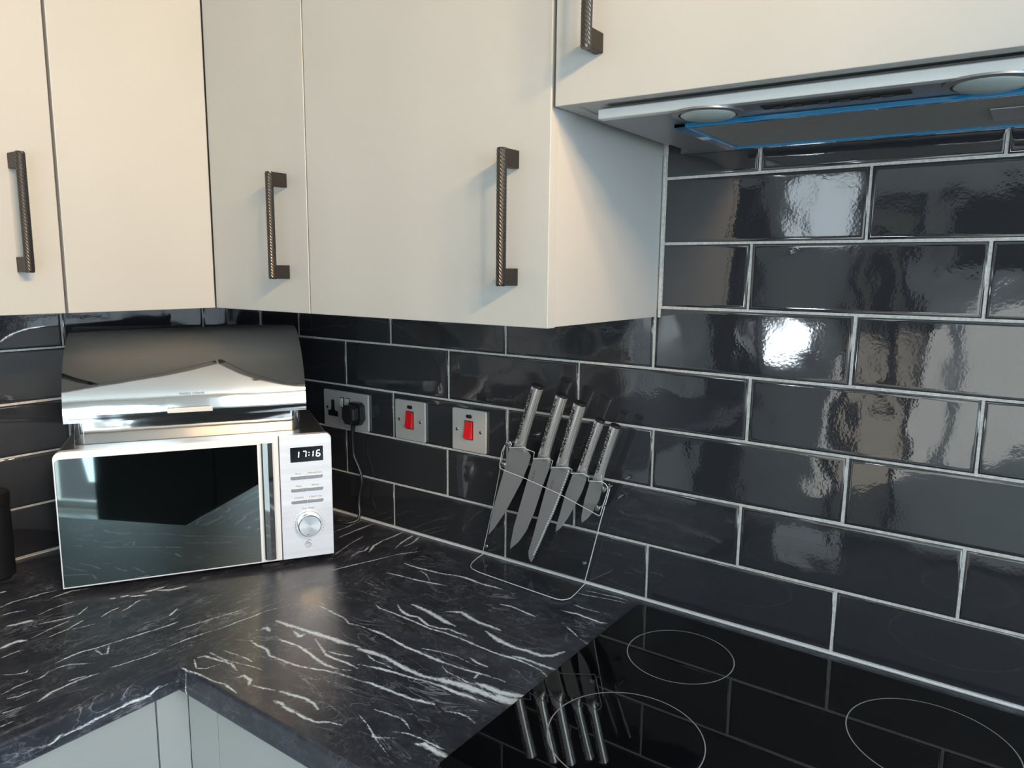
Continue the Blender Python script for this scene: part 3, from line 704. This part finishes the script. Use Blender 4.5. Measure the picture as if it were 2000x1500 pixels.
# spun finish needs the knob's own centre as origin
for o_ in (kn,):
    for v in o_.data.vertices: v.co -= Vector((.4138, 0, .0795))
    o_.location = (.4138, 0, .0795)
obj('knob_pointer', box(nb(), .4080, .4106, -.0189, -.0185, .0622, .0638), INK, kn, (.4138, 0, .0795))
for k in range(22):
    a = math.radians(-35 + 250 * k / 21)
    if 60 < math.degrees(a) < 120: continue
    bm = nb(); lathe(bm, [(.0006, .0005), (.0006, -.0002)], (.4138 + .0295 * math.cos(a), 0, .0795 + .0295 * math.sin(a)), 'y', 8); obj('dial_mark', bm, INK, pan)
text_obj('printed_legend', 'Time  Weight', .0042, INK, pan, (.4138, -.0001, .1085))
# swirl emblem: three curved strokes
for pts in ([(.4175, .0452), (.4135, .0468), (.4105, .0448), (.4110, .0420), (.4150, .0402), (.4172, .0372), (.4155, .0338), (.4110, .0322), (.4070, .0330)],
            [(.4085, .0440), (.4082, .0415), (.4105, .0395), (.4135, .0378), (.4125, .0360), (.4060, .0362)], [(.4062, .0412), (.4060, .0392), (.4085, .0382), (.4050, .0378)]):
    bm = nb(); tube(bm, [(x, -.0004, z) for x, z in pts], .0006, 6); obj('emblem_stroke', bm, BUTTON, pan)

# ------------------------------------------------------------------ bread bin on the microwave
bb = thing('bread_bin', 'polished steel roll-top bread bin standing on the microwave', 'bread bin', (MB_[0], MB_[1], MZ1 - .002 + .0), MA, local=True)
z_ = lambda z: z - (MZ1 - .002)
S0, S1, D0, D1 = .0215, .4130, .062, .262
bm = nb(); prism(bm, [(x, y) for x, y in rrect(S0, S1, D0, D1, .020, 8)], XY, .0002, z_(.330), .001); base_o = obj('base', bm, LIDM, bb, smooth='auto')
prof = [(.0580, .2905), (.0572, .300), (.0580, .312), (.0620, .332), (.0690, .350), (.0790, .368), (.0930, .386), (.1100, .402), (.1300, .4160), (.1520, .4275), (.1750, .4365), (.2000, .4420), (.2300, .4450), (.262, .4460)]
L0, L1 = .0115, .4230
def offs(pr, d):
    out = []
    for i, (y, z) in enumerate(pr):
        a = Vector(pr[max(i - 1, 0)]); b_ = Vector(pr[min(i + 1, len(pr) - 1)]); tt = (b_ - a).normalized(); out.append((y + tt.y * d, z - tt.x * d))
    return out
fine = []
for i in range(len(prof) - 1):
    p0 = Vector(prof[max(i - 1, 0)]); p1 = Vector(prof[i]); p2 = Vector(prof[i + 1]); p3 = Vector(prof[min(i + 2, len(prof) - 1)])
    for k in range(4):
        tt = k / 4; fine.append(tuple(.5 * ((2 * p1) + (-p0 + p2) * tt + (2 * p0 - 5 * p1 + 4 * p2 - p3) * tt ** 2 + (-p0 + 3 * p1 - 3 * p2 + p3) * tt ** 3)))
fine.append(prof[-1])
ring = [(y, z_(z)) for y, z in fine] + [(y, z_(z)) for y, z in reversed(offs(fine, .0016))]
bm = nb(); prism(bm, ring, lambda a, b, dd: (dd, a, b), L0, L1); lid = obj('lid', bm, LIDM, bb, smooth='auto')
inner = offs(fine, .0030)
side = [(y, z_(z)) for y, z in inner if z > .30] + [(.2605, z_(.300)), (inner[0][0], z_(.300))]
for x in (L0 + .0005, L1 - .0025):
    bm = nb(); prism(bm, side, lambda a, b, dd: (dd, a, b), x, x + .002); obj('lid_end', bm, SATIN, lid)
obj('back_panel', box(nb(), L0 + .003, L1 - .003, .2606, .262, z_(.30), z_(.4440)), SATIN, bb)
bm = nb(); box(bm, .1775, .2540, .0440, .0475, z_(.3015), z_(.3105), .0012); box(bm, .1775, .1830, .0475, .0585, z_(.3015), z_(.3105), .001); box(bm, .2485, .2540, .0475, .0585, z_(.3015), z_(.3105), .001)
obj('lid_handle', bm, PEARL, lid)
text_obj('printed_brand', 'morphy richards', .0064, INK, lid, (.2195, .0608, z_(.3325)), (math.radians(76), 0, 0))
for x in (S0 + .019, S1 - .019): obj('base_seam', box(nb(), x - .0004, x + .0004, D0 - .0004, D0 + .001, .0004, z_(.290)), SATIN, base_o)

# ------------------------------------------------------------------ canister
t = thing('storage_canister', 'dark cylindrical canister standing against the tiles beside the microwave', 'canister', (.047, -.634, 0))
obj('body', lathe(nb(), [(.039, .0004), (.042, .004), (.042, .135)], (.047, -.634, 0), seg=40), BLACK, t, smooth='auto')
obj('lid', lathe(nb(), [(.0424, .1355), (.0428, .137), (.0428, .155), (.040, .158), (.001, .158)], (.047, -.634, 0), seg=40), BLACK, t, smooth='auto')

# ------------------------------------------------------------------ sockets, switches, plug
def screw(x, z, y, parent):
    s = obj('screw', lathe(nb(), [(.0034, 0), (.0034, -.0008), (.0026, -.0014), (.0004, -.0015)], (x, y, z), 'y', 14), SCREW, parent, smooth='auto')
    obj('screw_slot', box(nb(), x - .0026, x + .0026, y - .0019, y - .0014, z - .0004, z + .0004), SHADOW_GAP, s)
PY = -.0052
def plate(x0, x1, z0, z1, t):
    bm = nb(); prism(bm, rrect(x0, x1, z0, z1, .0035, 4), XZ, -.0002, PY, .0012); return obj('plate', bm, PLATE, t)
t = thing('double_socket', 'brushed steel double socket behind the microwave, one gang holding the plug', 'socket', (.306, 0, .249))
plate(.2325, .3790, .2065, .2905, t)
def slot_face(cx):
    s = obj('socket_face', box(nb(), cx - .0055, cx + .0055, PY - .0006, PY + .0004, .2515, .2680, .001), BLACK, t)
    bm = nb(); prism(bm, [(cx - .0165, .2300), (cx + .0165, .2300), (cx + .0165, .2420), (cx + .0070, .2440), (cx + .0055, .2520), (cx - .0055, .2520), (cx - .0070, .2440), (cx - .0165, .2420)], XZ, PY - .0006, PY + .0004); obj('socket_face', bm, BLACK, t)
    obj('pin_slot', box(nb(), cx - .0022, cx + .0022, PY - .0008, PY - .0006, .2560, .2645), SHADOW_GAP, s)
    for q in (-.011, .011): obj('pin_slot', box(nb(), cx + q - .0032, cx + q + .0032, PY - .0008, PY - .0006, .2335, .2375), SHADOW_GAP, s)
slot_face(.2640); slot_face(.3475)
for cx in (.2950, .3135):
    obj('switch_surround', box(nb(), cx - .0068, cx + .0068, PY - .0008, PY + .0003, .2530, .2765, .001), BLACK, t)
    bm = nb(); prism(bm, [(PY - .001, .2545), (PY - .0060, .2560), (PY - .0035, .2655), (PY - .0022, .2750), (PY - .001, .2752)], lambda a, b, dd: (dd, a, b), cx - .0048, cx + .0048, .0004); obj('rocker', bm, PEARL, t)
screw(.2455, .2490, PY, t); screw(.3665, .2490, PY, t)
for cx, lab in ((.5045, 'brushed steel cooker switch with red rocker, next to the double socket'), (.6640, 'brushed steel cooker switch with red rocker, next to the knife block')):
    t = thing('cooker_switch', lab, 'switch', (cx, 0, .249), group='red rocker switches on the tiles')
    plate(cx - .0430, cx + .0430, .2070, .2920, t)
    obj('rocker_surround', box(nb(), cx - .0108, cx + .0108, PY - .0008, PY + .0004, .2310, .2695, .0012), SHADOW_GAP, t)
    bm = nb(); prism(bm, [(PY - .0006, .2325), (PY - .0078, .2345), (PY - .0045, .2510), (PY - .0030, .2680), (PY - .0006, .2685)], lambda a, b, dd: (dd, a, b), cx - .0094, cx + .0094, .0006); obj('rocker', bm, RED, t)
    bm = nb(); prism(bm, rrect(cx - .0072, cx + .0072, .2742, .2818, .0030, 4), XZ, PY - .0010, PY + .0004, .0003); ne = obj('neon_window', bm, SHADOW_GAP, t)
    obj('neon_lens', box(nb(), cx - .0045, cx + .0045, PY - .0016, PY - .0010, .2762, .2798, .0004), NEON, ne)
    screw(cx - .0300, .2495, PY, t); screw(cx + .0300, .2495, PY, t)
t = thing('power_plug', 'black three-pin plug with its cable hanging down behind the microwave', 'plug', (.352, -.02, .249))
bm = nb(); out = [(.3280, .2360), (.3290, .2640), (.3370, .2715), (.3630, .2715), (.3710, .2640), (.3720, .2360), (.3610, .2215), (.3390, .2215)]
prism(bm, out, XZ, PY - .0009, PY - .016, .0015); obj('body', bm, BLACK, t)
bm = nb(); cx_, cz_ = .35, .247; prism(bm, [(cx_ + (x - cx_) * .84, cz_ + (z - cz_) * .84) for x, z in out], XZ, PY - .016, PY - .036, .004); obj('grip', bm, BLACK, t)
bm = nb(); tube(bm, [(.350, PY - .018, .2225), (.3485, PY - .018, .213), (.3470, PY - .018, .200), (.3463, PY - .0175, .190)], [.0058, .0050, .0046, .0042], 12); obj('strain_relief', bm, BLACK, t)
cab = [(.3463, -.0230, .1940), (.3455, -.0215, .1750), (.3463, -.020, .1516), (.3555, -.018, .1320), (.3646, -.0165, .1100), (.3657, -.0165, .0902), (.3600, -.0180, .0654), (.3592, -.0200, .0415), (.3640, -.0230, .0240), (.3640, -.0300, .0085), (.352, -.0480, .0042), (.330, -.060, .0040), (.300, -.064, .0040), (.285, -.060, .0040)]
def smooth_path(p, k=5):
    P = [Vector(q) for q in p]; o = []
    for i in range(len(P) - 1):
        a, b_, c_, d_ = P[max(i - 1, 0)], P[i], P[i + 1], P[min(i + 2, len(P) - 1)]
        for j in range(k):
            s = j / k; o.append(.5 * ((2 * b_) + (c_ - a) * s + (2 * a - 5 * b_ + 4 * c_ - d_) * s * s + (-a + 3 * b_ - 3 * c_ + d_) * s ** 3))
    return o + [P[-1]]
bm = nb(); tube(bm, smooth_path(cab), .0034, 10); obj('cable', bm, BLACK, t, smooth='auto')

# ------------------------------------------------------------------ knife block and knives
LEAN = .08
def PL(depth):      # (x, z) on the leaning sheet, depth = distance of the sheet's foot from the tiles
    return lambda a, b, dd: (a, -(depth + LEAN * b) - dd, b)
t = thing('knife_block', 'clear acrylic knife stand holding five steel knives against the tiles', 'knife block', (.84, -.05, 0))
back_out = [(.7033, .0062), (.7195, .060), (.7359, .1158), (.7510, .172), (.7660, .228), (.7725, .2440), (.7790, .2480), (.9680, .2150), (.9820, .2120), (.9895, .2040), (.9901, .1931), (.9714, .1301), (.9475, .0417), (.9374, .0062)]
TK = .003
bm = nb(); prism(bm, back_out, PL(.006), 0, TK); obj('back_sheet', bm, ACRYL, t)
flap = [(.7033, -.0075), (.7065, -.031), (.7122, -.0526), (.7175, -.0640), (.7240, -.0730), (.7325, -.0785), (.7522, -.0835), (.8328, -.0885), (.9124, -.0925), (.9280, -.0930), (.9390, -.0905), (.9450, -.0830), (.9475, -.0740), (.9450, -.0509), (.9374, -.0075)]
bm = nb(); prism(bm, flap, XY, .0005, .0034); obj('foot_flap', bm, ACRYL, t)
cover = [(.7732, .2014), (.7735, .2071), (.7797, .2331), (.7887, .2495), (.7930, .2543), (.8003, .2553), (.8025, .2502), (.7966, .2439), (.8303, .2497), (.8349, .2470), (.8527, .2437), (.8491, .2311), (.8814, .2363), (.8911, .2346), (.8869, .2214), (.9225, .2267), (.9305, .2248), (.9281, .2172), (.9533, .2210), (.9638, .2170), (.9622, .2097), (.9880, .2131), (.9955, .2106), (.9995, .2056), (1.0002, .2007), (.9917, .1747), (.9845, .1524), (.9824, .1507), (.9044, .1746), (.8264, .1913), (.7830, .1982)]
bm = nb(); prism(bm, cover, PL(.030), 0, TK); obj('front_sheet', bm, ACRYL, t)
def edge_line(name, pts, fn, dd, r=.0009, closed=False):
    q = [Vector(fn(a, b, dd)) for a, b in pts]
    if closed: q.append(q[0])
    bm = nb(); tube(bm, q, r, 6); return obj(name, bm, ACRYL_EDGE, t, smooth='auto')
edge_line('polished_edge', cover, PL(.030), TK, .0007, True)
edge_line('polished_edge', back_out[:6], PL(.006), TK, .0006); edge_line('polished_edge', back_out[9:], PL(.006), TK, .0009)
edge_line('polished_edge', flap, XY, .0032, .0009)
for sx, sz in ((.7945, .2510), (.7825, .2090), (.9925, .2005), (.9800, .1640)):
    y0 = -((.029 if sz == .2090 else .006 + TK) + LEAN * sz); y1 = -(.030 + TK + LEAN * sz)
    obj('stud', lathe(nb(), [(.0028, y0 + .001), (.0028, y1 - .0004), (.0050, y1 - .0006), (.0046, y1 - .003), (.001, y1 - .0036)], (sx, 0, sz), 'y', 16), CHROME, t, smooth='auto')
for sx, sz in ((.7140, .0235), (.9385, .0445)):
    obj('stud', lathe(nb(), [(.0036, -(.009 + LEAN * sz)), (.0032, -(.012 + LEAN * sz)), (.001, -(.0125 + LEAN * sz))], (sx, 0, sz), 'y', 14), CHROME, t, smooth='auto')
KNIVES = [
 ('broad steel chef knife at the switch end of the acrylic stand', [(.7892,.2415),(.8241,.2468),(.8353,.2316),(.8299,.2144),(.8125,.1782),(.7913,.1418),(.7715,.1091),(.7476,.0762),(.7299,.0551),(.7357,.0809),(.7433,.109),(.7738,.1937)], ((.8090,.2400),(.8550,.3630)), .0098, False),
 ('slim steel carving knife between the chef knife and the bread knife', [(.8423,.2293),(.8771,.2343),(.8785,.2278),(.8726,.2094),(.8601,.18),(.8399,.126),(.8199,.0828),(.7999,.0551),(.7809,.0371),(.7824,.0476),(.7917,.0847),(.8109,.1394)], ((.8610,.2290),(.9050,.3520)), .0098, False),
 ('steel bread knife with a serrated edge, middle of the acrylic stand', [(.8812,.2189),(.9179,.2244),(.9177,.2185),(.8978,.1706),(.8811,.1314),(.8661,.1012),(.8486,.0633),(.8328,.0315),(.8287,.0222),(.8238,.0293),(.8235,.0425),(.8343,.073),(.8507,.125),(.8646,.1689)], ((.8995,.2180),(.9410,.3420)), .0098, True),
 ('short steel utility knife between the bread knife and the paring knife', [(.925,.2151),(.9488,.2173),(.9508,.2072),(.9425,.1847),(.9289,.1581),(.9104,.1259),(.8948,.1046),(.8854,.0963),(.8876,.1085),(.8939,.1278),(.9086,.1742)], ((.9400,.2135),(.9790,.3165)), .0078, False),
 ('smallest steel paring knife at the hob end of the acrylic stand', [(.9586,.2073),(.9825,.2104),(.9823,.1987),(.9751,.1739),(.962,.1489),(.9518,.1354),(.9407,.1257),(.9399,.1349),(.9465,.1683),(.9556,.1963)], ((.9720,.2060),(1.0078,.3110)), .0078, False)]
TOOTH = mat('ground_steel', (.88, .88, .86), .3, .25)
ENGRAVE = mat('etched_steel', (.25, .24, .235), .5, .5)
GRIP = mat('dimpled_steel', (.66, .64, .60), .3, 1.0)
vo = N(GRIP, 'ShaderNodeTexVoronoi'); vo.inputs['Scale'].default_value = 330; L(GRIP, coords(GRIP), 0, vo, 'Vector'); bump(GRIP, vo, 'Distance', 1.0, .003)
r = ramp(GRIP, vo, 'Distance', [(.2, (.70, .68, .64)), (.55, (.16, .15, .14))]); L(GRIP, r, 'Color', bs(GRIP), 'Base Color')
KD = .020
for label, blade, (h0, h1), hw, saw in KNIVES:
    t = thing('kitchen_knife', label, 'knife', (h0[0], -(KD + LEAN * h0[1]), blade[len(blade) // 2][1]), group='knives in the acrylic stand')
    pts = list(blade)
    if saw:
        edge = pts[2:8]; teeth = []
        for (ax, az), (bx, bz) in zip(edge, edge[1:]):
            n_ = max(2, int(math.hypot(bx - ax, bz - az) / .0052)); dx, dz = (bx - ax) / n_, (bz - az) / n_; ln = math.hypot(dx, dz); ox, oz = -dz / ln, dx / ln
            for k in range(n_):
                teeth.append((ax + dx * k, az + dz * k)); teeth.append((ax + dx * (k + .5) + ox * .0019, az + dz * (k + .5) + oz * .0019))
        pts = pts[:2] + teeth + pts[8:]
        bm = nb()                                   # ground flats of the teeth catch the light
        for k in range(0, len(teeth) - 2, 2):
            p0, p1, p2 = (Vector(q) for q in teeth[k:k + 3]); iw = Vector((-(p1 - (p0 + p2) / 2).x, -(p1 - (p0 + p2) / 2).y)) * 1.1; q0 = p0.lerp(p2, .12); q2 = p0.lerp(p2, .78)
            vs = [bm.verts.new(PL(KD)(q.x, q.y, d_)) for q, d_ in ((q0, .0011), (p1, .0004), (q2, .0011), (q2 + iw, .0013), (q0 + iw, .0013))]; bm.faces.new(vs)
        bmesh.ops.recalc_face_normals(bm, faces=bm.faces)
        obj('serrated_edge', bm, TOOTH, t)
    bm = nb(); prism(bm, pts, PL(KD), -.0009, .0009); obj('blade', bm, BLADE, t)
    if label.startswith('slim') or label.startswith('steel bread'):      # worn engraving on the flat of the blade
        a_, b_ = Vector(blade[0]), Vector(blade[-1]); dn = (b_ - a_).normalized(); rt = Vector((-dn.y, dn.x))
        for k in range(6):
            c_ = a_ + dn * (.022 + .0042 * k) + rt * .0095; bm = nb()
            prism(bm, [tuple(c_ + dn * u + rt * v) for u, v in ((0, -.0022), (.0016 + .0012 * (k % 2), -.0022), (.0016 + .0012 * (k % 2), .0022), (0, .0022))], PL(KD), .0009, .00096); obj('engraved_mark', bm, ENGRAVE, t)
    # handle: oval loft along its axis, flaring into the bolster
    a = Vector((h0[0], h0[1])); b_ = Vector((h1[0], h1[1])); ax = (b_ - a); ln = ax.length; ax = ax / ln; sd = Vector((ax.y, -ax.x))
    bm = nb(); rings = []; seg = 18
    for tt, lft, rgt, dep in ((0, 1.15, 1.55, .30), (.035, 1.15, 1.42, .62), (.08, 1.10, 1.22, .78), (.14, 1.04, 1.06, .84), (.22, 1.0, .98, .86), (.45, .98, .97, .88), (.7, 1.0, 1.0, .92), (.92, 1.06, 1.06, .96), (.985, 1.08, 1.08, .98)):
        c = a + ax * (ln * tt); ring = []
        for k in range(seg):
            an = 2 * math.pi * k / seg; cu, su = math.cos(an), math.sin(an)
            sq = lambda v: math.copysign(abs(v) ** .72, v)
            w_ = sq(cu) * hw * (rgt if cu > 0 else lft); dpt = sq(su) * hw * dep
            p = c + sd * w_; ring.append(bm.verts.new(PL(KD)(p.x, p.y, dpt)))
        rings.append(ring)
    for q, w_ in zip(rings, rings[1:]):
        for k in range(seg): bm.faces.new((q[k], q[(k + 1) % seg], w_[(k + 1) % seg], w_[k]))
    bm.faces.new(rings[0]); bm.faces.new(rings[-1]); bmesh.ops.recalc_face_normals(bm, faces=bm.faces)
    hd = obj('handle', bm, HANDLE, t, smooth='auto')
    bm = nb(); e0 = a + ax * (ln * .985); rings = []
    for q_, s_ in ((0, 1.0), (.0030, 1.0), (.0040, .92)):
        c = e0 + ax * q_; ring = []
        for k in range(seg):
            an = 2 * math.pi * k / seg; sq = lambda v: math.copysign(abs(v) ** .72, v); p = c + sd * (sq(math.cos(an)) * hw * 1.08 * s_); ring.append(bm.verts.new(PL(KD)(p.x, p.y, sq(math.sin(an)) * hw * .98 * s_)))
        rings.append(ring)
    for q, w_ in zip(rings, rings[1:]):
        for k in range(seg): bm.faces.new((q[k], q[(k + 1) % seg], w_[(k + 1) % seg], w_[k]))
    bm.faces.new(rings[-1]); bmesh.ops.recalc_face_normals(bm, faces=bm.faces); obj('end_cap', bm, BLACK, hd)
    bm = nb(); c0 = a + ax * (ln * .17); c1 = a + ax * (ln * .94)
    n_ = 10; rows = []
    for i in range(n_ + 1):
        c = c0.lerp(c1, i / n_); tt = .17 + .77 * i / n_; ww = hw * (.34 if 0 < i < n_ else .2)
        rows.append([bm.verts.new(PL(KD)((c - sd * (hw * .42) + sd * s_ * ww).x, (c - sd * (hw * .42) + sd * s_ * ww).y, hw * (.86 + .12 * tt) * (1.0 if s_ == 1 else (.985 if s_ == 0 else .93)))) for s_ in (-1, 0, 1)])
    for q, w_ in zip(rows, rows[1:]):
        for k in range(2): bm.faces.new((q[k], q[k + 1], w_[k + 1], w_[k]))
    bmesh.ops.recalc_face_normals(bm, faces=bm.faces); obj('dimpled_grip', bm, GRIP, hd, smooth='auto')

for o in bpy.data.objects:
    if '_b' in o: del o['_b']
